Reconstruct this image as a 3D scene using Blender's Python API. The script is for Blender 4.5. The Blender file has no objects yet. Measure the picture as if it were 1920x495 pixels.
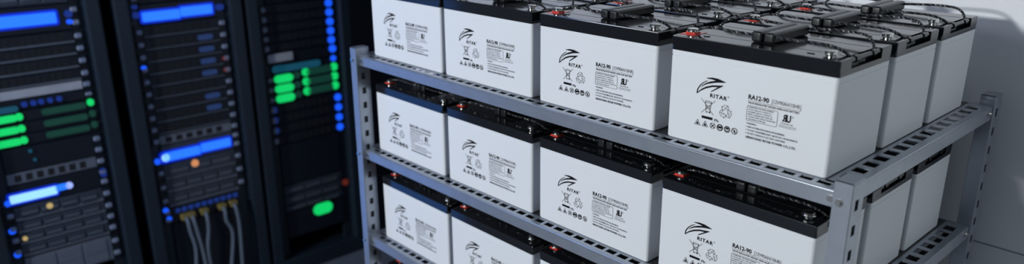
import bpy, bmesh, math, random
from mathutils import Vector, Matrix
from mathutils.geometry import tessellate_polygon
random.seed(7)
S = bpy.context.scene
COL = S.collection
PI = math.pi
Z0 = 1.52                      # height of the top shelf above the floor

# ------------------------------------------------------------------ camera
cam_d = bpy.data.cameras.new('camera')
cam = bpy.data.objects.new('camera', cam_d); COL.objects.link(cam)
FX = 1420.35
cam_d.sensor_fit = 'HORIZONTAL'; cam_d.sensor_width = 36.0
cam_d.lens = FX / 1920 * 36.0
fw = Vector((-0.699525, 0.644997, -0.307642)); rt = Vector((0.678860, 0.734256, -0.004183)); up = Vector((-0.223189, 0.211772, 0.951493))
cam.matrix_world = Matrix(((rt.x, up.x, -fw.x, 0.48321), (rt.y, up.y, -fw.y, -1.11884), (rt.z, up.z, -fw.z, Z0 + 0.44171), (0, 0, 0, 1)))
cam_d.clip_start = 0.05
cam_d.dof.use_dof = True
cam_d.dof.focus_distance = 1.48
cam_d.dof.aperture_fstop = 2.25
S.camera = cam

# ------------------------------------------------------------------ light
S.view_settings.view_transform = 'Standard'
S.view_settings.look = 'None'
S.view_settings.gamma = 1.0
S.view_settings.use_curve_mapping = False
S.view_settings.exposure = 0.0
w = bpy.data.worlds.new('world'); S.world = w; w.use_nodes = True
bg = w.node_tree.nodes['Background']
bg.inputs[0].default_value = (0.55, 0.66, 0.80, 1); bg.inputs[1].default_value = 0.10

def area(name, loc, target, sx, sy, power, color):
    d = bpy.data.lights.new(name, 'AREA'); d.shape = 'RECTANGLE'; d.size = sx; d.size_y = sy
    d.energy = power; d.color = color
    o = bpy.data.objects.new(name, d); COL.objects.link(o); o.location = loc
    o.rotation_euler = (Vector(target) - Vector(loc)).to_track_quat('-Z', 'Y').to_euler()
    return o
area('key_lamp', (-1.24, -5.2, Z0 + 1.06), (-0.5, 0.3, Z0 + 0.1), 0.40, 0.34, 190, (0.965, 1.0, 1.0))
area('left_fill_lamp', (-2.1, -1.9, Z0 + 1.38), (-1.2, 0.0, Z0 - 0.2), 0.6, 0.6, 14, (0.95, 1.0, 1.0))  # added fill to brighten the left batteries, not a real ceiling light
area('right_fill_lamp', (2.7, -0.4, Z0 + 0.25), (0.0, 0.2, Z0), 1.4, 1.2, 6.0, (0.82, 0.95, 1.0))  # added fill for the right-facing battery sides, there is no window
area('blue_rack_lamp', (-2.75, -1.10, Z0 - 0.75), (-1.3, 0.0, Z0 - 0.3), 0.55, 1.3, 2.6, (0.04, 0.27, 1.0))
area('blue_fill_lamp', (-1.9, -1.3, Z0 + 1.1), (-3.0, 0.2, Z0 - 0.5), 0.8, 0.8, 9, (0.06, 0.28, 1.0))  # added blue fill that tints the cabinet fronts, no known lamp

# ------------------------------------------------------------------ materials
def mat(name, col, rough=0.5, metal=0.0, noise=0.0, scale=20, bump=0.0, col2=None, coat=0.0, spec=None):
    m = bpy.data.materials.new(name); m.use_nodes = True
    nt = m.node_tree; b = nt.nodes['Principled BSDF']
    b.inputs['Base Color'].default_value = (*col, 1); b.inputs['Roughness'].default_value = rough
    b.inputs['Metallic'].default_value = metal
    if coat: b.inputs['Coat Weight'].default_value = coat
    if spec is not None: b.inputs['Specular IOR Level'].default_value = spec
    tc = nt.nodes.new('ShaderNodeTexCoord'); n = nt.nodes.new('ShaderNodeTexNoise')
    n.inputs['Scale'].default_value = scale; n.inputs['Detail'].default_value = 4
    nt.links.new(tc.outputs['Object'], n.inputs['Vector'])
    r = nt.nodes.new('ShaderNodeMix'); r.data_type = 'RGBA'
    c2 = col2 or tuple(max(0, c * (1 - noise)) for c in col)
    r.inputs['A'].default_value = (*col, 1); r.inputs['B'].default_value = (*c2, 1)
    nt.links.new(n.outputs['Fac'], r.inputs['Factor']); nt.links.new(r.outputs['Result'], b.inputs['Base Color'])
    if bump:
        bp = nt.nodes.new('ShaderNodeBump'); bp.inputs['Strength'].default_value = bump; bp.inputs['Distance'].default_value = 0.002
        nt.links.new(n.outputs['Fac'], bp.inputs['Height']); nt.links.new(bp.outputs['Normal'], b.inputs['Normal'])
    return m
def glow(name, col, strength):
    m = bpy.data.materials.new(name); m.use_nodes = True
    nt = m.node_tree; b = nt.nodes['Principled BSDF']
    b.inputs['Base Color'].default_value = (*[c * 0.3 for c in col], 1)
    b.inputs['Emission Color'].default_value = (*col, 1); b.inputs['Emission Strength'].default_value = strength
    return m
M = {}
M['case'] = mat('case_plastic', (0.74, 0.76, 0.79), 0.42, noise=0.04, scale=6)
M['lid'] = mat('lid_black_plastic', (0.012, 0.013, 0.016), 0.10, noise=0.2, scale=10, spec=0.55)
M['grip'] = mat('grip_black_rubber', (0.012, 0.013, 0.016), 0.34, noise=0.2, scale=60)
M['rope'] = mat('rope_black_nylon', (0.012, 0.013, 0.017), 0.32, noise=0.3, scale=200)
M['fleck'] = mat('rope_grey_nylon', (0.085, 0.09, 0.10), 0.33, noise=0.6, scale=300)
M['ink'] = mat('printing_ink', (0.008, 0.008, 0.011), 0.7, noise=0.1, scale=50, spec=0.08)
M['bolt'] = mat('nickel_bolt', (0.72, 0.71, 0.68), 0.22, 1.0, noise=0.15, scale=80)
M['red'] = mat('red_terminal_plastic', (0.74, 0.075, 0.055), 0.22, noise=0.15, scale=60)
M['steel'] = mat('galvanised_steel', (0.44, 0.48, 0.545), 0.33, 0.7, noise=0.25, scale=35, bump=0.03)
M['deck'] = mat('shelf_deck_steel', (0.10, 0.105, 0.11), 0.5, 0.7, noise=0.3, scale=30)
M['wall'] = mat('painted_wall', (0.87, 0.88, 0.91), 0.75, noise=0.06, scale=3, bump=0.02)
M['trim'] = mat('wall_seam', (0.30, 0.33, 0.37), 0.7, noise=0.1)
M['floor'] = mat('floor_vinyl', (0.12, 0.14, 0.18), 0.4, noise=0.25, scale=4)
M['ceil'] = mat('ceiling_board', (0.25, 0.27, 0.30), 0.8, noise=0.05)
M['darkwall'] = mat('server_room_wall', (0.05, 0.065, 0.10), 0.7, noise=0.1)
M['cab'] = mat('cabinet_black_steel', (0.011, 0.021, 0.034), 0.45, 0.2, noise=0.2, scale=8)
M['gap'] = mat('cabinet_gasket', (0.003, 0.003, 0.005), 0.8, noise=0.1)
M['srv'] = mat('server_dark_metal', (0.008, 0.012, 0.022), 0.45, 0.3, noise=0.3, scale=25)
M['srvgrey'] = mat('server_grey_metal', (0.05, 0.062, 0.085), 0.45, 0.3, noise=0.35, scale=25)
M['srvline'] = mat('server_edge_metal', (0.15, 0.17, 0.21), 0.4, 0.3, noise=0.2, scale=25)
M['strip'] = mat('panel_light_grey', (0.42, 0.43, 0.46), 0.5, 0.0, noise=0.3, scale=18)
M['ear'] = mat('ear_zinc', (0.24, 0.28, 0.38), 0.45, 0.2, noise=0.4, scale=40)
M['port'] = mat('port_blue_plastic', (0.02, 0.08, 0.45), 0.4, noise=0.2, scale=60)
M['cable'] = mat('cable_grey_jacket', (0.11, 0.14, 0.18), 0.5, noise=0.15, scale=40)
M['yellow'] = mat('plug_yellow_plastic', (0.20, 0.15, 0.04), 0.45, noise=0.15, scale=60)
M['bluebar'] = glow('blue_light', (0.018, 0.17, 1.0), 1.15)
M['bluehalo'] = glow('blue_glow_halo', (0.0, 0.035, 0.85), 0.55)  # emissive colour for the glow spreading around the light bars
M['bluehaze'] = glow('hazy_blue_indicator', (0.02, 0.05, 0.17), 0.5)
M['whitebar'] = glow('pale_blue_light', (0.28, 0.60, 1.0), 1.25)
M['yellowdot'] = glow('pale_yellow_indicator', (0.55, 0.40, 0.16), 0.8)
M['bluedot'] = glow('blue_indicator', (0.008, 0.10, 1.0), 1.0)
M['bluedim'] = glow('dim_blue_indicator', (0.01, 0.05, 0.40), 0.35)
M['greendot'] = glow('green_indicator', (0.004, 0.60, 0.13), 1.0)
M['greendim'] = glow('dim_green_indicator', (0.008, 0.075, 0.05), 0.4)
M['teal'] = glow('teal_indicator', (0.01, 0.12, 0.20), 0.4)
M['amber'] = glow('amber_indicator', (0.75, 0.30, 0.12), 0.75)
M['pale'] = glow('pale_violet_indicator', (0.35, 0.45, 1.0), 1.0)
M['reddim'] = glow('dim_red_indicator', (0.45, 0.06, 0.04), 0.16)

# ------------------------------------------------------------------ helpers
def box(bm, x0, x1, y0, y1, z0, z1, mi=0, bev=0.0, seg=1):
    vs = [bm.verts.new((x, y, z)) for x in (x0, x1) for y in (y0, y1) for z in (z0, z1)]
    f = []
    for a in ((0, 1, 3, 2), (4, 6, 7, 5), (0, 4, 5, 1), (2, 3, 7, 6), (0, 2, 6, 4), (1, 5, 7, 3)):
        fc = bm.faces.new([vs[i] for i in a]); fc.material_index = mi; f.append(fc)
    if bev:
        es = list({e for fc in f for e in fc.edges})
        r = bmesh.ops.bevel(bm, geom=es, offset=bev, segments=seg, affect='EDGES', profile=0.5)
        for fc in r['faces']: fc.material_index = mi
def rings(bm, rs, mi=0, cap=True):
    vv = [[bm.verts.new(p) for p in r] for r in rs]
    n = len(vv[0])
    for a, b in zip(vv, vv[1:]):
        for i in range(n):
            f = bm.faces.new((a[i], a[(i + 1) % n], b[(i + 1) % n], b[i])); f.material_index = mi
    if cap:
        f = bm.faces.new(list(reversed(vv[0]))); f.material_index = mi
        f = bm.faces.new(vv[-1]); f.material_index = mi
def rrect(x0, x1, y0, y1, r, z, n=4):
    pts = []
    for cx, cy, a0 in ((x1 - r, y1 - r, 0), (x0 + r, y1 - r, 90), (x0 + r, y0 + r, 180), (x1 - r, y0 + r, 270)):
        for i in range(n + 1):
            a = math.radians(a0 + 90 * i / n); pts.append((cx + r * math.cos(a), cy + r * math.sin(a), z))
    return pts
def circ(c, r, z, n=16):
    return [(c[0] + r * math.cos(2 * PI * i / n), c[1] + r * math.sin(2 * PI * i / n), z) for i in range(n)]
def frames(pts):
    out = []; prev = None
    for i, p in enumerate(pts):
        t = (pts[min(i + 1, len(pts) - 1)] - pts[max(i - 1, 0)]).normalized()
        if prev is None:
            a = Vector((0, 0, 1)) if abs(t.z) < 0.9 else Vector((1, 0, 0))
            n = (a - t * a.dot(t)).normalized()
        else: n = (prev - t * prev.dot(t)).normalized()
        prev = n; out.append((p, n, t.cross(n)))
    return out
def tube(bm, pts, r, n=8, mi=0):
    rings(bm, [[p + u * (r * math.cos(2 * PI * k / n)) + v * (r * math.sin(2 * PI * k / n)) for k in range(n)] for p, u, v in frames(pts)], mi)
def spline(ctrl, n):
    P = [Vector(c) for c in ctrl]; P = [P[0] * 2 - P[1]] + P + [P[-1] * 2 - P[-2]]
    out = []
    m = len(P) - 3
    for s in range(m):
        p0, p1, p2, p3 = P[s:s + 4]
        for i in range(n):
            t = i / n
            out.append(0.5 * ((2 * p1) + (p2 - p0) * t + (2 * p0 - 5 * p1 + 4 * p2 - p3) * t * t + (3 * p1 - p0 - 3 * p2 + p3) * t ** 3))
    out.append(P[-2].copy())
    return out
def finish(name, bm, mats, parent=None, smooth=False, shift=None, loc=None):
    if shift: bmesh.ops.translate(bm, verts=bm.verts, vec=shift)
    bmesh.ops.recalc_face_normals(bm, faces=bm.faces)
    me = bpy.data.meshes.new(name); bm.to_mesh(me); bm.free()
    for m in (mats if isinstance(mats, (list, tuple)) else [mats]): me.materials.append(m)
    if smooth:
        for p in me.polygons: p.use_smooth = True
        me.set_sharp_from_angle(angle=math.radians(40))
    o = bpy.data.objects.new(name, me); COL.objects.link(o)
    if smooth:
        wn = o.modifiers.new('weighted_normal', 'WEIGHTED_NORMAL'); wn.keep_sharp = True; wn.weight = 100
    if parent: o.parent = parent
    if loc: o.location = loc
    return o
def thing(name, label, cat, loc=(0, 0, 0), group=None):
    o = bpy.data.objects.new(name, None); COL.objects.link(o); o.location = loc; o.empty_display_size = 0.05
    o['label'] = label; o['category'] = cat
    if group: o['group'] = group
    return o
def tag(o, label, cat, group=None):
    o['label'] = label; o['category'] = cat
    if group: o['group'] = group
    return o
def struct(name, b, m):
    bm = bmesh.new(); box(bm, *b); o = finish(name, bm, m); o['kind'] = 'structure'; return o
def copy_thing(root):
    r = root.copy(); COL.objects.link(r)
    for ch in list(root.children):
        c = ch.copy(); COL.objects.link(c); c.parent = r
        for g in list(ch.children):
            d = g.copy(); COL.objects.link(d); d.parent = c
    return r

# ------------------------------------------------------------------ the room
WY = 0.745
struct('floor', (-4.0, 3.0, -6.2, 3.3, -0.1, 0.0), M['floor'])
struct('ceiling', (-4.0, 3.0, -6.2, 3.3, 2.95, 3.05), M['ceil'])
struct('wall_back', (-2.15, 3.0, WY, WY + 0.12, 0.0, 2.95), M['wall'])
struct('wall_far', (-4.0, -2.15, 3.18, 3.3, 0.0, 2.95), M['darkwall'])
struct('wall_left', (-4.12, -4.0, -6.2, 3.3, 0.0, 2.95), M['darkwall'])
struct('trim_1', (-2.15, 3.0, WY - 0.0015, WY, Z0 - 0.343, Z0 - 0.340), M['trim'])

# ------------------------------------------------------------------ steel rack
XL, XR, YF, YB = -1.344, 0.062, -0.045, 0.700
PW, PD = 0.029, 0.042
SH = [Z0, Z0 - 0.275, Z0 - 0.550, Z0 - 0.830, Z0 - 1.110]
RX = (-0.64, 0.33, 0.0)
rack = thing('storage_rack', 'galvanised steel slotted rack with perforated shelves carrying the white batteries', 'rack', RX)
sh = Vector((-RX[0], -RX[1], 0))
def post(front, left):
    x0 = XL if left else XR - PW; x1 = x0 + PW
    y0 = YF if front else YB - PD; y1 = y0 + PD
    if not front: x0 -= 0.014 * (0 if left else 1); x1 = x0 + PW
    bm = bmesh.new(); t = 0.0025; top = Z0 + 0.022
    box(bm, x0, x1, y0, y0 + t, 0.0, top, bev=0.0008)                     # solid front plate
    box(bm, x0, x1, y0, y1, top - t, top, bev=0.0008)                    # folded top
    for xa, xb in ((x0, x0 + t), (x1 - t, x1)):                           # slotted side plates
        box(bm, xa, xb, y0 + t, y0 + 0.014, 0.0, top - t)
        box(bm, xa, xb, y0 + 0.026, y1, 0.0, top - t)
        z = top - 0.030
        box(bm, xa, xb, y0 + 0.014, y0 + 0.026, z, top - t)
        while z > 0.06:
            z2 = z - 0.018
            box(bm, xa, xb, y0 + 0.014, y0 + 0.026, max(0, z2 - 0.024), z2)
            z = z2 - 0.024
    box(bm, x0 + t, x1 - t, y1 - t, y1, 0.0, top - t)
    box(bm, x0 + 0.006, x1 - 0.006, y0 + 0.006, y1 - 0.006, 0, top - 0.006, 1)  # dark core standing in for the shade inside the hollow post
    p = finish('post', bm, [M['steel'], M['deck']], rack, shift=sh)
    for s in SH:
        b = bmesh.new(); zc = s - 0.013
        if front:
            tube(b, [Vector(((x0 + x1) / 2 - 0.004, y0 - d, zc)) for d in (0, 0.0012)], 0.0065, 14)
            tube(b, [Vector(((x0 + x1) / 2 - 0.004, y0 - d, zc)) for d in (0.0012, 0.0055)], 0.0043, 6)
        else:
            tube(b, [Vector((x0 + 0.019, y0 - d, zc)) for d in (0, 0.0012)], 0.0065, 14)
            tube(b, [Vector((x0 + 0.019, y0 - d, zc)) for d in (0.0012, 0.005)], 0.0043, 6)
        finish('bolt', b, M['bolt'], p, shift=sh)
for fr in (True, False):
    for lf in (True, False): post(fr, lf)
FYF = -0.033                   # face of the front rails
FXR = 0.0445                   # face of the right side rails
def slot_strip(bm, along, a0, a1, b0, b1, s0, s1, z, length, pitch):
    """flange plate from a0..a1 (along) and b0..b1 (across) with slots s0..s1 across"""
    def bb(p0, p1, q0, q1):
        if along == 'x': box(bm, p0, p1, q0, q1, z - 0.002, z)
        else: box(bm, q0, q1, p0, p1, z - 0.002, z)
    bb(a0, a1, b0, s0); bb(a0, a1, s1, b1)
    p = a0; n = int((a1 - a0 - 0.01) / pitch); p = a0
    off = ((a1 - a0) - (n * pitch - (pitch - length))) / 2
    bb(a0, a0 + off, s0, s1)
    for i in range(n):
        e = a0 + off + i * pitch + length
        bb(e, min(a1, e + pitch - length) if i < n - 1 else a1, s0, s1)
for k, s in enumerate(SH):
    x0, x1 = XL + PW, XR - PW
    bm = bmesh.new()
    box(bm, x0, x1, FYF, FYF + 0.002, s - 0.028, s - 0.002, bev=0.0006)
    box(bm, x0, x1, FYF, FYF + 0.008, s - 0.0065, s - 0.0002, bev=0.003, seg=3)
    slot_strip(bm, 'x', x0, x1, FYF + 0.003, 0.004, FYF + 0.013, FYF + 0.029, s, 0.0225, 0.0300)
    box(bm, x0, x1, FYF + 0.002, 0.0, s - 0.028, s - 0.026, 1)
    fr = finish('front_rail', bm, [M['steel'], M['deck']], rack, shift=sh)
    for xx in (x0 + 0.010, x1 - 0.008):
        b = bmesh.new()
        tube(b, [Vector((xx, FYF - d, s - 0.014)) for d in (0, 0.003)], 0.0055, 12)
        finish('rivet', b, M['bolt'], fr, shift=sh)
    bm = bmesh.new()
    box(bm, x0, x1 - 0.014, YB - 0.045, YB - 0.043, s - 0.028, s)
    finish('back_rail', bm, M['steel'], rack, shift=sh)
    for side in (0, 1):
        bm = bmesh.new(); ya, yb = YF + PD, YB - PD
        if side:
            box(bm, FXR - 0.002, FXR, ya, yb, s - 0.030, s - 0.002, bev=0.0006)
            box(bm, FXR - 0.005, FXR, ya, yb, s - 0.0045, s - 0.0002, bev=0.0015, seg=2)
            slot_strip(bm, 'y', ya, yb, 0.0, FXR - 0.003, 0.008, 0.030, s, 0.026, 0.0410)
            box(bm, 0.001, FXR - 0.003, ya, yb, s - 0.029, s - 0.027, 1)  # dark plate added below the flange so the slots look shaded
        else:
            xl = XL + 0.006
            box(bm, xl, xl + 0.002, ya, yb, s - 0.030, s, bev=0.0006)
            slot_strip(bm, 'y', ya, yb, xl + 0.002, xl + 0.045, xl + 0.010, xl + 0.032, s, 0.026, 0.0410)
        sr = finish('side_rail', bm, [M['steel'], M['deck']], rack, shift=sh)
        if side:
            b = bmesh.new()
            tube(b, [Vector((FXR + d, yb - 0.020, s - 0.014)) for d in (0, 0.0015)], 0.0065, 14)
            tube(b, [Vector((FXR + d, yb - 0.020, s - 0.014)) for d in (0.0015, 0.0055)], 0.0042, 6)
            finish('bolt', b, M['bolt'], sr, shift=sh)
    bm = bmesh.new()
    box(bm, XL + 0.05, 0.0, 0.004, YB - 0.045, s - 0.004, s - 0.0003)
    finish('deck', bm, M['deck'], rack, shift=sh)

# ------------------------------------------------------------------ batteries
L, D = 0.307, 0.188
def text_bm(bm, s, x, z, h, width=None, bold=0.0, spacing=1.0):
    """lettering in the plane y = 0, cap height h, first letter at x, base line z, squeezed to a width"""
    c = bpy.data.curves.new('t', 'FONT'); c.body = s; c.resolution_u = 2; c.offset = bold; c.space_character = spacing
    o = bpy.data.objects.new('t', c); COL.objects.link(o)
    dg = bpy.context.evaluated_depsgraph_get(); e = o.evaluated_get(dg); me = e.to_mesh()
    co = [v.co.copy() for v in me.vertices]; fs = [tuple(p.vertices) for p in me.polygons]
    e.to_mesh_clear(); bpy.data.objects.remove(o); bpy.data.curves.remove(c)
    if not co: return
    xa = min(v.x for v in co); xb = max(v.x for v in co)
    sc = h / 0.69; sx = sc if width is None else width / (xb - xa)
    vs = [bm.verts.new((x + (v.x - xa) * sx, -0.00025, z + v.y * sc)) for v in co]
    for f in fs:
        try: bm.faces.new([vs[i] for i in f])
        except ValueError: pass
def poly(bm, pts):
    vs = [bm.verts.new((p[0], -0.00025, p[1])) for p in pts]
    for t in tessellate_polygon([[Vector((p[0], p[1], 0)) for p in pts]]):
        bm.faces.new([vs[i] for i in t])
def stroke(bm, pts, wd, closed=False):
    P = [Vector((p[0], p[1])) for p in pts]
    segs = list(zip(P, P[1:])) + ([(P[-1], P[0])] if closed else [])
    for a, b in segs:
        d = (b - a).normalized(); n = Vector((-d.y, d.x)) * wd / 2; e = d * wd / 2.5
        q = [a - e + n, a - e - n, b + e - n, b + e + n]
        bm.faces.new([bm.verts.new((v.x, -0.00025, v.y)) for v in q])
def arc(cx, cz, r, n=18, a0=0, a1=360):
    return [(cx + r * math.cos(math.radians(a0 + (a1 - a0) * i / n)), cz + r * math.sin(math.radians(a0 + (a1 - a0) * i / n))) for i in range(n + (0 if a1 - a0 == 360 else 1))]
SHIFT = Vector((-L / 2, -D / 2, 0))

def make_logo():
    bm = bmesh.new()
    poly(bm, [(0.0775, 0.1247), (0.0887, 0.1271), (0.1003, 0.1269), (0.1153, 0.1234), (0.1154, 0.1224), (0.0984, 0.1197), (0.0896, 0.1172), (0.0794, 0.1139), (0.0719, 0.1097), (0.0664, 0.1054), (0.0693, 0.1097), (0.0767, 0.1153), (0.0855, 0.1196), (0.0955, 0.1226), (0.089, 0.1235), (0.0776, 0.1236)])
    poly(bm, [(0.0589, 0.0936), (0.0598, 0.1018), (0.0652, 0.1104), (0.0726, 0.1168), (0.0794, 0.1204), (0.08, 0.1194), (0.0735, 0.1156), (0.0667, 0.1092), (0.062, 0.1013), (0.0613, 0.0965), (0.0673, 0.1023), (0.0773, 0.1089), (0.0899, 0.1135), (0.1106, 0.1167), (0.1107, 0.1154), (0.0889, 0.1014), (0.0874, 0.1025), (0.1009, 0.1119), (0.0902, 0.1103), (0.0775, 0.1056), (0.0674, 0.0996), (0.06, 0.0934)])
    return bm
def make_brand():
    bm = bmesh.new()
    text_bm(bm, 'RITAR', 0.0868, 0.0918, 0.0066, 0.0335, 0.035, 1.25)
    stroke(bm, arc(0.1228, 0.0985, 0.0014, 12), 0.0003, True)
    text_bm(bm, 'R', 0.1222, 0.0978, 0.0014)
    return bm
def make_symbols():
    bm = bmesh.new(); t = 0.0006
    # crossed-out wheeled bin
    stroke(bm, [(0.0700, 0.0862), (0.0965, 0.0605)], t * 1.2); stroke(bm, [(0.0718, 0.0612), (0.0982, 0.0868)], t * 1.2)
    stroke(bm, [(0.0780, 0.0808), (0.0912, 0.0812), (0.0900, 0.0835), (0.0795, 0.0838)], t * 1.5, True)
    stroke(bm, [(0.0790, 0.0805), (0.0808, 0.0645), (0.0885, 0.0645), (0.0902, 0.0805)], t * 1.3)
    stroke(bm, [(0.0815, 0.0760), (0.0880, 0.0760), (0.0870, 0.0700), (0.0822, 0.0700)], t, True)
    poly(bm, arc(0.0885, 0.0640, 0.0016, 10)); stroke(bm, [(0.0805, 0.0632), (0.0835, 0.0632)], t * 1.5)
    # recycling triangle
    cx, cz = 0.1195, 0.0715
    for k in range(3):
        a = math.radians(90 - 120 * k)
        def tr(x, z, a=a):
            return (cx + x * math.sin(a) + z * math.cos(a), cz - x * math.cos(a) + z * math.sin(a))
        pts = [(-0.0066, 0.0055), (-0.0036, 0.0118), (0.0036, 0.0118), (0.0062, 0.0072), (0.0088, 0.0085), (0.0056, 0.0018), (0.0002, 0.0045), (0.0026, 0.0056), (0.0014, 0.0080), (-0.0012, 0.0080), (-0.0034, 0.0040)]
        stroke(bm, [tr(-x, z) for x, z in pts], t, True)
        stroke(bm, [tr(0.0012, 0.0080), tr(0.0036, 0.0118)], t)
    # black bar and Pb
    poly(bm, [(0.0730, 0.0512), (0.0952, 0.0512), (0.0952, 0.0558), (0.0730, 0.0558)])
    text_bm(bm, 'Pb', 0.0990, 0.0500, 0.0048, 0.0085, 0.012)
    # six warning marks
    for cx in (0.0652, 0.0808):
        z = 0.0368; r = 0.0058
        stroke(bm, [(cx - r, z), (cx + r, z), (cx, z + 0.0100)], t * 1.2, True)
        poly(bm, [(cx - 0.0030, z + 0.0012), (cx + 0.0030, z + 0.0012), (cx + 0.0004, z + 0.0060), (cx - 0.0006, z + 0.0060)])
    z = 0.0415
    for i, cx in enumerate((0.0963, 0.1110, 0.1252, 0.1396)):
        stroke(bm, arc(cx, z, 0.0052), (t * 1.2, 0.0018, 0.0014, 0.0012)[i], True)
        if i == 0:
            stroke(bm, [(cx - 0.0036, z - 0.0036), (cx + 0.0036, z + 0.0036)], 0.0013); stroke(bm, [(cx - 0.0036, z + 0.0036), (cx + 0.0036, z - 0.0036)], 0.0013)
        elif i == 1:
            poly(bm, [(cx - 0.0036, z - 0.0012), (cx + 0.0005, z - 0.0020), (cx + 0.0036, z - 0.0008), (cx + 0.0034, z + 0.0026), (cx - 0.0034, z + 0.0024)])
        elif i == 2:
            poly(bm, [(cx - 0.0034, z + 0.0004), (cx + 0.0034, z + 0.0004), (cx + 0.0026, z + 0.0036), (cx - 0.0026, z + 0.0036)])
            stroke(bm, [(cx - 0.0022, z), (cx - 0.0018, z - 0.0034), (cx + 0.0018, z - 0.0034), (cx + 0.0022, z)], t * 1.5)
        else:
            stroke(bm, [(cx - 0.0036, z + 0.0036), (cx + 0.0036, z - 0.0036)], 0.0010)
            poly(bm, [(cx - 0.0012, z - 0.0030), (cx + 0.0012, z - 0.0030), (cx + 0.0012, z + 0.0022), (cx - 0.0012, z + 0.0022)])
    return bm
def make_rating():
    bm = bmesh.new()
    text_bm(bm, 'RA12-90', 0.1600, 0.1035, 0.0075, 0.0375, 0.034)
    text_bm(bm, '[12V90AH/10HR]', 0.2030, 0.1040, 0.0066, 0.0500)
    stroke(bm, [(0.1598, 0.1010), (0.2525, 0.1010)], 0.0005)
    text_bm(bm, 'VALVE REGULATED SEALED LEAD-ACID BATTERY', 0.1600, 0.0958, 0.0033, 0.0915, 0.02)
    r = 0.003; x0, x1, z0, z1 = 0.1596, 0.2152, 0.0660, 0.0925
    pts = [(p[0], p[1]) for p in rrect(x0, x1, z0, z1, r, 0, 4)]
    stroke(bm, pts, 0.0006, True)
    for i, (s, wd) in enumerate((('CONSTANT VOLTAGE CHARGE', 0.0460), ('CYCLE USE:14.4~15.0V(25°C)', 0.0420), ('STANDBY USE:13.5~13.8V(25°C)', 0.0440), ('INITIAL CURRENT:LESS THAN 27A', 0.0450), ('• DO NOT SHORT CIRCUIT THE BATTERY', 0.0510), ('• RECHARGE AFTER USE', 0.0330))):
        text_bm(bm, s, 0.1618, 0.0888 - 0.00415 * i, 0.0023, wd, 0.012 if i == 0 else 0.004)
    # component mark: mirrored R joined to a U
    zb, h = 0.0785, 0.0115
    text_bm(bm, 'R', -0.2312, zb, h, 0.0078, 0.035)
    bm.verts.ensure_lookup_table()
    for v in bm.verts:
        if v.co.x < 0: v.co.x = -v.co.x + 0.0
    text_bm(bm, 'U', 0.2306, zb, h, 0.0078, 0.035)
    stroke(bm, [(0.2262, zb + 0.0008), (0.2360, zb + 0.0008)], 0.0016)
    stroke(bm, arc(0.2412, zb + 0.0095, 0.0013, 12), 0.0003, True); text_bm(bm, 'R', 0.2407, zb + 0.0088, 0.0013)
    text_bm(bm, 'MODULE:Y38', 0.2222, 0.0738, 0.0022, 0.0200)
    for i, wd in enumerate((0.030, 0.029)):
        n = 14
        for q in range(n):
            xx = 0.2195 + wd * q / n
            stroke(bm, [(xx, 0.0712 - 0.0026 * i), (xx + wd / n * 0.6, 0.0712 - 0.0026 * i)], 0.0007)
    text_bm(bm, 'WARNING:', 0.1610, 0.0600, 0.0027, 0.0185, 0.008)
    for i, (s, wd) in enumerate((('RISK OF FIRE,EXPLOSION,OR BURNING.', 0.0670), ('DO NOT DISASSEMBLE,HEAT ABOVE 40°C,OR INCINERATE.', 0.0900), ('DO NOT CHARGE IN A GAS TIGHT CONTAINER.', 0.0690))):
        z = 0.0540 - 0.0056 * i
        poly(bm, arc(0.1612, z + 0.0014, 0.0008, 8)); text_bm(bm, s, 0.1640, z, 0.0028, wd, 0.008)
    text_bm(bm, 'HENGYANG RITAR POWER CO.,LTD.', 0.1618, 0.0355, 0.0038, 0.0900, 0.022)
    return bm
PRINT = None

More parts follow.
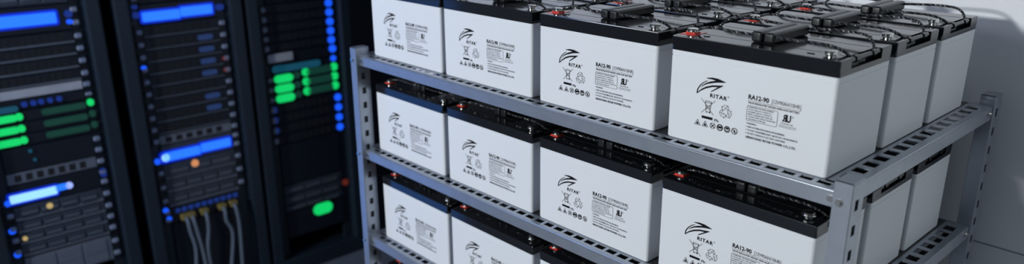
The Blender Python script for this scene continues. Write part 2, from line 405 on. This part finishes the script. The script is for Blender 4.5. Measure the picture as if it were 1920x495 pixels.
def make_battery(hb, ht, name='battery'):
    global PRINT
    root = thing(name, 'x', 'battery', (0, 0, 0), 'batteries stacked on the steel shelves')
    # case: rounded vertical edges, a fine step line below the lid
    bm = bmesh.new()
    lv = [(0.0, 0.0030), (0.0015, 0.0012), (0.004, 0.0005), (hb - 0.0105, 0.0), (hb - 0.0100, 0.0009), (hb - 0.0092, 0.0009), (hb - 0.0087, 0.0), (hb, 0.0)]
    rings(bm, [rrect(i, L - i, i, D - i, 0.006, z, 4) for z, i in lv])
    body = finish('body', bm, M['case'], root, True, SHIFT)
    if PRINT is None:
        PRINT = []
        for nm, fn in (('logo', make_logo), ('brand_lettering', make_brand), ('warning_symbols', make_symbols), ('rating_text', make_rating)):
            b = fn()
            if nm == 'rating_text' or True:
                bmesh.ops.translate(b, verts=b.verts, vec=SHIFT)
            me = bpy.data.meshes.new(nm); b.to_mesh(me); b.free(); me.materials.append(M['ink']); PRINT.append((nm, me))
    for nm, me in PRINT:
        o = bpy.data.objects.new(nm, me); COL.objects.link(o); o.parent = body
    # lid: lower band, notched upper slab, raised lines
    bm = bmesh.new(); zs = hb + 0.009
    rings(bm, [rrect(0.0002, L - 0.0002, 0.0002, D - 0.0002, 0.004, z, 3) for z in (hb, zs)])
    n0, n1, nd = 0.038, 0.150, 0.013
    e = 0.0003
    pl = [(e, e), (L - e, e), (L - e, n0), (L - nd, n0), (L - nd, n1), (L - e, n1), (L - e, D - e), (e, D - e), (e, n1), (nd, n1), (nd, n0), (e, n0)]
    va = [bm.verts.new((x, y, zs)) for x, y in pl]; vb = [bm.verts.new((x, y, ht)) for x, y in pl]
    bm.faces.new(list(reversed(va))); tp = bm.faces.new(vb)
    for i in range(len(pl)):
        j = (i + 1) % len(pl); bm.faces.new((va[i], va[j], vb[j], vb[i]))
    es = [ed for ed in tp.edges] + [ed for v in vb for ed in v.link_edges if abs(ed.verts[0].co.z - ed.verts[1].co.z) > 0.004 and (v.co.x < 0.002 or v.co.x > L - 0.002) and (v.co.y < 0.002 or v.co.y > D - 0.002)]
    bmesh.ops.bevel(bm, geom=list(set(es)), offset=0.0016, segments=2, affect='EDGES', profile=0.5)
    for yy in (0.047, 0.143):
        box(bm, 0.018, L - 0.018, yy - 0.0008, yy + 0.0008, ht - 0.001, ht + 0.0002, 1)
    for xx, yy in ((L - 0.061, 0.026), (0.052, 0.030)):
        box(bm, xx - 0.006, xx + 0.006, yy - 0.0012, yy + 0.0012, ht - 0.001, ht + 0.0012)
    box(bm, 0.051, 0.053, 0.024, 0.036, ht - 0.001, ht + 0.0012)
    finish('lid', bm, [M['lid'], M['gap']], root, False, SHIFT)
    # terminals
    for i, (tx, ty) in enumerate(((0.0175, 0.0385), (L - 0.030, 0.0290))):
        bm = bmesh.new()
        rings(bm, [circ((tx, ty), 0.0075, ht - 0.001), circ((tx, ty), 0.0075, ht + 0.0030)])
        rings(bm, [circ((tx, ty), 0.0112, ht + 0.0030, 20), circ((tx, ty), 0.0118, ht + 0.0036, 20), circ((tx, ty), 0.0112, ht + 0.0044, 20)])
        rings(bm, [circ((tx, ty), 0.0100, ht + 0.0044, 20), circ((tx, ty), 0.0100, ht + 0.0078, 20), circ((tx, ty), 0.0088, ht + 0.0092, 20), circ((tx, ty), 0.0050, ht + 0.0098, 20)])
        t = finish('terminal', bm, M['bolt'], root, True, SHIFT)
        if i == 0:
            t['label'] = 'bolt on a red pad'
            bm = bmesh.new(); box(bm, *((0.0035, 0.0335, 0.0185, 0.0595) if hb < 0.168 else (0.0060, 0.0290, 0.0265, 0.0510)), ht - 0.001, ht + 0.0008, bev=0.0004)
            box(bm, tx - 0.0100, tx + 0.0100, ty - 0.0095, ty + 0.0095, ht, ht + 0.0035, bev=0.001)
            finish('terminal_pad', bm, M['red'], t, False, SHIFT)
    # two folded grips on braided rope loops
    xm = L / 2 - 0.003
    for sgn in (-1, 1):
        gx = xm + sgn * 0.0113
        bm = bmesh.new()
        box(bm, gx - 0.0098, gx + 0.0098, 0.043, 0.168, ht + 0.0005, ht + 0.0190, bev=0.0045, seg=3)
        finish('handle_grip', bm, M['grip'], root, True, SHIFT)
        def mx(u): return u if sgn > 0 else 2 * (L / 2) - u
        near = [(mx(0.166), 0.055, ht + 0.011), (mx(0.176), 0.050, ht + 0.0115), (mx(0.205), 0.046, ht + 0.0125), (mx(0.240), 0.046, ht + 0.0135), (mx(0.268), 0.047, ht + 0.0120), (mx(0.286), 0.051, ht + 0.0060), (mx(0.296), 0.056, ht - 0.0020), (mx(0.3005), 0.062, ht - 0.0040)]
        far = [(mx(0.166), 0.160, ht + 0.012), (mx(0.176), 0.163, ht + 0.0130), (mx(0.205), 0.166, ht + 0.0150), (mx(0.240), 0.166, ht + 0.0165), (mx(0.270), 0.160, ht + 0.0160), (mx(0.288), 0.148, ht + 0.0105), (mx(0.297), 0.138, ht + 0.0010), (mx(0.3005), 0.128, ht - 0.0040)]
        bm = bmesh.new()
        for ctrl in (near, far):
            fr = frames(spline(ctrl, 11)); N = len(fr)
            for st in range(3):
                pts = []
                for i, (p, u, v) in enumerate(fr):
                    a = 2 * PI * (i / 4.4 + st / 3)
                    pts.append(p + u * (0.0015 * math.cos(a)) + v * (0.0015 * math.sin(a)))
                tube(bm, pts, 0.0014, 5, 1 if st == 0 else 0)
        finish('rope', bm, [M['rope'], M['fleck']], root, True, SHIFT)
        # bar across the end notch with the rope tied round it
        bm = bmesh.new(); bx = mx(L - 0.0062)
        tube(bm, [Vector((bx, y, ht - 0.0050)) for y in (n0 - 0.001, n0 + 0.004, 0.094, n1 - 0.004, n1 + 0.001)], 0.0042, 10)
        for yc in (0.064, 0.126):
            for q in range(3):
                tube(bm, [Vector((bx, yc + q * 0.004 - 0.004 + dy, ht - 0.0050)) for dy in (-0.0018, -0.0012, 0.0012, 0.0018)], 0.0060, 10)
        finish('handle_bar', bm, M['lid'], root, True, SHIFT)
    return root

proto_top = make_battery(0.1642, 0.1898)
proto_low = make_battery(0.1703, 0.1919)
XS = [[-1.2932, -0.9737, -0.6437, -0.3070], [-1.2958, -0.9717, -0.6415, -0.3103], [-1.2901, -0.9685, -0.6387, -0.3070], [-1.2901, -0.9685, -0.6387, -0.3070]]
SN = ['top shelf', 'second shelf from the top', 'third shelf from the top', 'lowest shelf in view']
CN = ['leftmost', 'second from the left', 'third from the left', 'rightmost']
used = set()
for k in range(4):
    for r in range(3):
        for c in range(4):
            if k == 0: ok = True
            elif k == 1: ok = r < 2 or c == 3
            elif k == 2: ok = r == 0 or c == 3
            else: ok = r == 0 and c == 0
            if not ok: continue
            pr = proto_top if k == 0 else proto_low
            if pr in used: o = copy_thing(pr)
            else: o = pr; used.add(pr)
            o.location = (XS[k][c] + L / 2, 0.211 * r + D / 2, SH[k])
            if k == 3: lab = 'battery at the bottom edge, only its dark lid and red terminal showing'
            elif r == 0: lab = 'white battery, front row, %s on the %s' % (CN[c], SN[k])
            elif c == 3: lab = 'white battery at right end of %s, %s' % (SN[k], ['', 'second from the front', 'nearest the wall'][r])
            else: lab = 'white battery on %s, %s in the %s' % (SN[k], CN[c], ['', 'middle row', 'back row'][r])
            o['label'] = lab

# ------------------------------------------------------------------ server cabinets
FXC = -3.0                     # front plane of the equipment
CY = {'left': -0.518, 'middle': 0.083, 'right': 0.652}
CH = 2.02
def make_cabinet(cy, label):
    t = thing('server_cabinet', label, 'server cabinet', (FXC - 0.35, cy, 0), 'server cabinets in the background')
    s = Vector((-(FXC - 0.35), -cy, 0)); hw = 0.276
    for sy in (-1, 1):
        for fx in (FXC + 0.005, FXC - 0.78):
            bm = bmesh.new(); a, b = sorted((cy + sy * hw, cy + sy * (hw - 0.060)))
            box(bm, fx - 0.05, fx + 0.03, a, b, 0.08, CH - 0.04, bev=0.008, seg=2)
            finish('frame_post', bm, M['cab'], t, False, s)
        bm = bmesh.new(); a, b = sorted((cy + sy * (hw - 0.004), cy + sy * (hw - 0.012)))
        box(bm, FXC - 0.78, FXC - 0.04, a, b, 0.08, CH - 0.04); finish('side_panel', bm, M['gap'], t, False, s)
        bm = bmesh.new(); a, b = sorted((cy + sy * 0.168, cy + sy * 0.214))
        box(bm, FXC - 0.03, FXC - 0.012, a, b, 0.08, CH - 0.04)
        z = 0.14
        while z < CH - 0.1:
            box(bm, FXC - 0.013, FXC - 0.010, cy + sy * 0.203 - 0.005, cy + sy * 0.203 + 0.005, z, z + 0.012, 1); z += 0.025
        finish('mounting_rail', bm, [M['cab'], M['gap']], t, False, s)
    bm = bmesh.new(); box(bm, FXC - 0.84, FXC + 0.035, cy - hw, cy + hw, CH - 0.04, CH, bev=0.006); finish('top_panel', bm, M['cab'], t, False, s)
    bm = bmesh.new(); box(bm, FXC - 0.84, FXC + 0.035, cy - hw, cy + hw, 0.0, 0.09, bev=0.006); finish('plinth', bm, M['cab'], t, False, s)
    bm = bmesh.new(); box(bm, FXC - 0.84, FXC - 0.82, cy - hw, cy + hw, 0.09, CH - 0.04); finish('back_panel', bm, M['gap'], t, False, s)
make_cabinet(CY['left'], 'black server cabinet at the left edge, holding two bright blue light bars')
make_cabinet(CY['middle'], 'black server cabinet between two others, grey cables hanging inside')
make_cabinet(CY['right'], 'black server cabinet just left of the battery rack, with a blue dot column')

def unit(cab, z0, z1, label, name='rack_server', cat='server', mface='srv', line=None, ears='both', lights=(), bays=0, vents=0, gap=0.003, eh=0.020, depth=0.55):
    """one rack unit between heights z0..z1 (relative to the top shelf); lights = (y, z, wy, wz, material, shape)"""
    cy = CY[cab]; a, b = Z0 + z0 + gap / 2, Z0 + z1 - gap / 2
    t = thing(name, label, cat, (FXC, cy, a)); s = Vector((-FXC, -cy, -a)); zc = (a + b) / 2
    bm = bmesh.new()
    box(bm, FXC - depth, FXC - 0.004, cy - 0.166, cy + 0.166, a, b)
    box(bm, FXC - 0.006, FXC, cy - 0.166, cy + 0.166, a, b, bev=0.0015)
    ms = [M[mface], M['srvline'], M['gap']]
    if line: box(bm, FXC - 0.004, FXC + 0.004, cy - 0.166, cy + 0.166, a, a + line, 1)
    for i in range(bays):
        wy = 0.30 / bays; y = cy - 0.15 + i * wy
        box(bm, FXC - 0.002, FXC + 0.004, y + 0.004, y + wy - 0.004, a + 0.006, b - 0.006, 0, bev=0.0015)
        box(bm, FXC + 0.003, FXC + 0.006, y + 0.008, y + wy - 0.010, zc - 0.003, zc + 0.003, 1)
    for i in range(vents):
        y = cy - 0.14 + i * 0.28 / vents
        box(bm, FXC - 0.001, FXC + 0.0006, y, y + 0.28 / vents * 0.6, a + 0.008, b - 0.008, 2)
    finish('chassis', bm, ms, t, False, s)
    for sy in (-1, 1):
        if ears == 'both' or (ears == 'left' and sy < 0) or (ears == 'right' and sy > 0):
            bm = bmesh.new(); yc = cy + sy * 0.183
            box(bm, FXC - 0.010, FXC - 0.004, min(cy + sy * 0.163, yc + sy * 0.016), max(cy + sy * 0.163, yc + sy * 0.016), a, b, 0)
            n = max(1, round((b - a) / 0.05))
            for i in range(n):
                ze = a + (b - a) * (i + 0.5) / n
                box(bm, FXC - 0.006, FXC + 0.008, yc - 0.013, yc + 0.013, ze - eh / 2, ze + eh / 2, 1, bev=0.004)
            finish('mounting_ear', bm, [M['srv'], M['ear']], t, False, s)
    for (y, z, wy, wz, m, shp) in lights:
        bm = bmesh.new(); zz = Z0 + z
        r = min(wy, wz) / 2 * (0.98 if shp == 'pill' else 0.25)
        pr = rrect(y - wy / 2, y + wy / 2, zz - wz / 2, zz + wz / 2, r, 0, 6)
        rings(bm, [[(FXC + q, p[0], p[1]) for p in pr] for q in (0.0, 0.007)])
        lo = finish('light_bar' if wy > 0.08 else 'status_light', bm, M[m], t, False, s)
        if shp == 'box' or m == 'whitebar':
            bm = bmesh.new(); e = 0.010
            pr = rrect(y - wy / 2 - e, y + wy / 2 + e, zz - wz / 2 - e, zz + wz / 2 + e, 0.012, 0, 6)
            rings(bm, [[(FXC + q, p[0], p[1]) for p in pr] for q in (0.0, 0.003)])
            finish('glow_halo', bm, M['bluehalo'], lo, False, s)  # halo of light round the bar, built as a glowing margin
    return t

def dot(y, z, m, d=0.030): return (y, z, d, d, m, 'pill')
# --- left cabinet
unit('left', 0.10, 0.45, 'tall dark blank unit above the upper blue bar, left cabinet, cut by the frame', mface='srv', ears='right')
unit('left', 0.005, 0.06, 'grey edged server at top of left cabinet, above its upper blue light bar', mface='srvgrey', ears='right', bays=4)
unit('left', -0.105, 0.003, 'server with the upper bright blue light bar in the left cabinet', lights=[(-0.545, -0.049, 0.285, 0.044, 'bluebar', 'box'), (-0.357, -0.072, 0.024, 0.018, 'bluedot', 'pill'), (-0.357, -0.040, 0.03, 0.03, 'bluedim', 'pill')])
for i, (za, zb) in enumerate(((-0.158, -0.107), (-0.208, -0.160), (-0.262, -0.210), (-0.314, -0.264))):
    unit('left', za, zb, '%s dark thin server below the upper blue bar, left cabinet' % ['first', 'second', 'third', 'fourth'][i], line=0.006, vents=10)
unit('left', -0.356, -0.318, 'light grey panel across the left cabinet above the green lights', 'cable_panel', 'panel', mface='strip', ears='right')
unit('left', -0.402, -0.358, 'dark unit with a row of small blue lights, left cabinet', 'network_switch', 'switch', ears='right', eh=0.014,
     lights=[dot(y, -0.380, 'bluedim', 0.022) for y in (-0.572, -0.540, -0.512, -0.480, -0.447)] + [(-0.635, -0.392, 0.08, 0.024, 'teal', 'pill')])
for i, z in enumerate((-0.428, -0.477, -0.526)):
    unit('left', z - 0.0245, z + 0.0235, '%s of three servers with green light bars in the left cabinet' % ['uppermost', 'middle', 'lowest'][i], ears=None, vents=0,
         lights=[(-0.655, z - 0.001, 0.10, 0.028, 'greendot', 'pill'), (-0.598, z + 0.001, 0.026, 0.030, 'greendot', 'pill'), (-0.436, z + 0.003, 0.165, 0.026, 'greendim', 'pill'), (-0.335, z + 0.011, 0.026, 0.030, 'greendot' if i == 0 else 'greendim', 'pill')])
unit('left', -0.655, -0.553, 'large dark blank unit between green lights and the grey strip, left cabinet', 'storage_server', ears='right', lights=[dot(-0.585, -0.575, 'teal', 0.014), dot(-0.575, -0.615, 'teal', 0.012)])
unit('left', -0.705, -0.657, 'grey panel above the lower blue light bar, left cabinet', 'cable_panel', 'panel', mface='srvline', ears='right', vents=7)
unit('left', -0.800, -0.707, 'server with the lower pale blue light bar in the left cabinet',
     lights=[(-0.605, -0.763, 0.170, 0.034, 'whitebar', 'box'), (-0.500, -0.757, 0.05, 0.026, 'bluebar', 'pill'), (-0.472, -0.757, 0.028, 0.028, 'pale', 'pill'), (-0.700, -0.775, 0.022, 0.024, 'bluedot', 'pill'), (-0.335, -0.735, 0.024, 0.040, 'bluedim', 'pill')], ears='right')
unit('left', -0.862, -0.802, 'grey fronted server with one yellow light below the lower blue bar, left cabinet', mface='srvgrey', line=0.012, lights=[dot(-0.557, -0.825, 'yellowdot', 0.024)], bays=4)
for i, (za, zb) in enumerate(((-0.915, -0.865), (-0.967, -0.917), (-1.022, -0.969))):
    unit('left', za, zb, '%s grey server with drive bays near the bottom of the left cabinet' % ['first', 'second', 'third'][i], mface='srvgrey', line=0.008, bays=4,
         lights=([dot(-0.667, -0.941, 'yellowdot', 0.018)] if i == 1 else [dot(-0.705, za + 0.02, 'bluedot', 0.026)]))
unit('left', -1.150, -1.030, 'broad grey panel at the bottom left corner of the photo', 'storage_server', mface='srvline', bays=3, ears='right')
# --- middle cabinet
unit('middle', -0.03, 0.40, 'dark blank unit above the upper blue bar in the middle cabinet', ears='left')
unit('middle', -0.122, -0.032, 'server with the upper blue light bar in the middle cabinet',
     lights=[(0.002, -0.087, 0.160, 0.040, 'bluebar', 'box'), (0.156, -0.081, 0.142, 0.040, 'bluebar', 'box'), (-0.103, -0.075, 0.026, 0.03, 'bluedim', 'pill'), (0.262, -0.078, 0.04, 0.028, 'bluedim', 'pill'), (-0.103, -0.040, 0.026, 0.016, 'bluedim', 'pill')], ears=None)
for i in range(9):
    zb = -0.124 - i * 0.0555; za = zb - 0.0535
    li = [(0.180, (za + zb) / 2, 0.07, 0.024, 'bluehaze', 'pill')] if i not in (0, 5, 8) else []
    if i in (3, 4): li.append((0.262, (za + zb) / 2, 0.030, 0.016, 'reddim', 'pill'))
    if i == 3: li.append((-0.103, (za + zb) / 2 + 0.012, 0.022, 0.016, 'bluedot', 'pill'))
    unit('middle', za, zb, '%s thin dark server below the upper blue bar, middle cabinet' % ['first', 'second', 'third', 'fourth', 'fifth', 'sixth', 'seventh', 'eighth', 'ninth'][i], line=0.003, lights=li, vents=8)
unit('middle', -0.672, -0.628, 'grey panel above the lower blue light bar, middle cabinet', 'cable_panel', 'panel', mface='srvline', vents=6)
unit('middle', -0.765, -0.674, 'server with the lower blue light bar in the middle cabinet', mface='srvgrey', ears='right',
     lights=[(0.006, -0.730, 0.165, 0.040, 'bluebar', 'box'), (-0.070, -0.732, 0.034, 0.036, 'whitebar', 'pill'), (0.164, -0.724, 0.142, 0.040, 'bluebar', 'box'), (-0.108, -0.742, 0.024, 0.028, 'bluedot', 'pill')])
unit('middle', -0.840, -0.767, 'grey server with one orange light under the lower blue bar, middle cabinet', mface='srvgrey', line=0.006, lights=[dot(0.056, -0.790, 'amber', 0.034)], bays=3)
for i, (za, zb) in enumerate(((-0.905, -0.842), (-0.975, -0.907))):
    unit('middle', za, zb, ['grey server above the lower grey one, middle cabinet', 'lower grey server just above the cable plugs, middle cabinet'][i], mface='srvgrey', line=0.008, bays=4)
pp = unit('middle', -1.060, -0.977, 'dark patch panel with blue ports where the grey cables plug in', 'patch_panel', 'patch panel', mface='srv', ears='left',
     lights=[dot(-0.105, -0.985, 'bluedot', 0.024), dot(-0.095, -1.03, 'bluedot', 0.022)])
bm = bmesh.new()
for i in range(10):
    y = CY['middle'] - 0.145 + i * 0.031
    box(bm, FXC, FXC + 0.008, y, y + 0.022, Z0 - 1.012, Z0 - 0.990, 0, bev=0.002)
finish('port_row', bm, M['port'], pp, False, Vector((-FXC, -CY['middle'], -(Z0 - 1.060 + 0.0015))))
unit('middle', -1.40, -1.063, 'dark unit behind the hanging cables in the middle cabinet', 'storage_server', ears=None, depth=0.5)
cab = [(-0.028, [(-0.025, -1.10), (-0.012, -1.20), (-0.030, -1.36)], 'leftmost'), (0.000, [(0.008, -1.12), (0.020, -1.22), (0.030, -1.38)], 'second from left'), (0.062, [(0.060, -1.12), (0.045, -1.22), (0.052, -1.38)], 'third from left'),
       (0.150, [(0.150, -1.10), (0.172, -1.18), (0.140, -1.38)], 'fourth from left'), (0.205, [(0.210, -1.12), (0.208, -1.22), (0.200, -1.38)], 'rightmost')]
for y0, pts, nm in cab:
    t = thing('network_cable', 'grey cable with yellow plug in the middle cabinet, %s of five' % nm, 'cable', (FXC, y0, Z0 - 1.03), 'cables hanging in the middle cabinet')
    s = Vector((-FXC, -y0, -(Z0 - 1.03)))
    bm = bmesh.new()
    tube(bm, spline([(FXC + 0.030, y0, Z0 - 1.035), (FXC + 0.050, y0, Z0 - 1.055)] + [(FXC + 0.052, y, Z0 + z) for y, z in pts], 8), 0.0085, 8)
    finish('cord', bm, M['cable'], t, True, s)
    bm = bmesh.new(); box(bm, FXC + 0.001, FXC + 0.036, y0 - 0.018, y0 + 0.018, Z0 - 1.048, Z0 - 1.020, bev=0.004, seg=2)
    finish('plug', bm, M['yellow'], t, False, s)
# --- right cabinet
unit('right', -0.09, 0.40, 'dark blank unit at the top of the right cabinet', ears=None, lights=[dot(0.822, -0.112, 'bluedot', 0.030)][:0])
for i in range(5):
    zb = -0.092 - i * 0.0475; za = zb - 0.0465
    unit('right', za, zb, '%s dark server from the top beside the upper blue dots, right cabinet' % ['first', 'second', 'third', 'fourth', 'fifth'][i], ears='left', eh=0.026, vents=8, lights=[dot(0.822, (za + zb) / 2, 'bluedot', 0.038)])
unit('right', -0.390, -0.331, 'grey half width panel above the green lights, right cabinet', 'cable_panel', 'panel', ears=None, lights=[dot(0.825, -0.352, 'bluedot', 0.038)])
bm = bmesh.new()
o = finish('blank_cover', (lambda b: (box(b, FXC + 0.0005, FXC + 0.012, 0.466, 0.600, Z0 - 0.376, Z0 - 0.334, bev=0.004), b)[1])(bm), M['strip'])
tag(o, 'pale grey cover plate at upper left of the right cabinet front', 'cover plate')
unit('right', -0.438, -0.392, 'dark unit with a dim teal strip above the green rows, right cabinet', 'network_switch', 'switch', ears=None,
     lights=[(0.625, -0.413, 0.25, 0.034, 'teal', 'pill'), (0.520, -0.412, 0.07, 0.036, 'teal', 'pill'), dot(0.825, -0.403, 'bluedot', 0.030)])
for i, z in enumerate((-0.463, -0.513, -0.563)):
    unit('right', z - 0.0245, z + 0.0245, '%s of three servers with bright green lights in the right cabinet' % ['uppermost', 'middle', 'lowest'][i], ears='left', eh=0.02,
         lights=[(0.541, z, 0.100, 0.040, 'greendot', 'pill'), (0.612, z + 0.006, 0.036, 0.034, 'greendim', 'pill'), (0.738, z + 0.012, 0.150, 0.036, 'greendim', 'pill'), (0.662, z + 0.013, 0.040, 0.040, 'greendot', 'pill'), (0.825, z + 0.015, 0.038, 0.042, 'greendot', 'pill')])
for i, z in enumerate((-0.615, -0.669, -0.724, -0.779)):
    unit('right', z - 0.0265, z + 0.0265, '%s dark server below the green rows beside a lower blue dot, right cabinet' % ['first', 'second', 'third', 'fourth'][i], ears='left', eh=0.028, vents=8,
         lights=[dot(0.834, z, 'bluedot', 0.038)] + ([(0.475, z, 0.026, 0.03, 'bluedim', 'pill')] if i < 3 else []))
unit('right', -1.030, -0.808, 'large dark blank unit above the grey servers, right cabinet', 'storage_server', ears=None)
for i, (za, zb) in enumerate(((-1.085, -1.033), (-1.140, -1.087), (-1.180, -1.142))):
    unit('right', za, zb, '%s grey server above the green pill light, right cabinet' % ['first', 'second', 'third'][i], mface='srvgrey', ears=None, bays=3,
         lights=[dot(0.840, -1.101, 'reddim', 0.034)] if i == 1 else [])
unit('right', -1.330, -1.183, 'dark unit with the large green pill light low in the right cabinet', 'power_unit', 'power unit', ears=None,
     lights=[(0.693, -1.213, 0.112, 0.062, 'greendot', 'pill')])
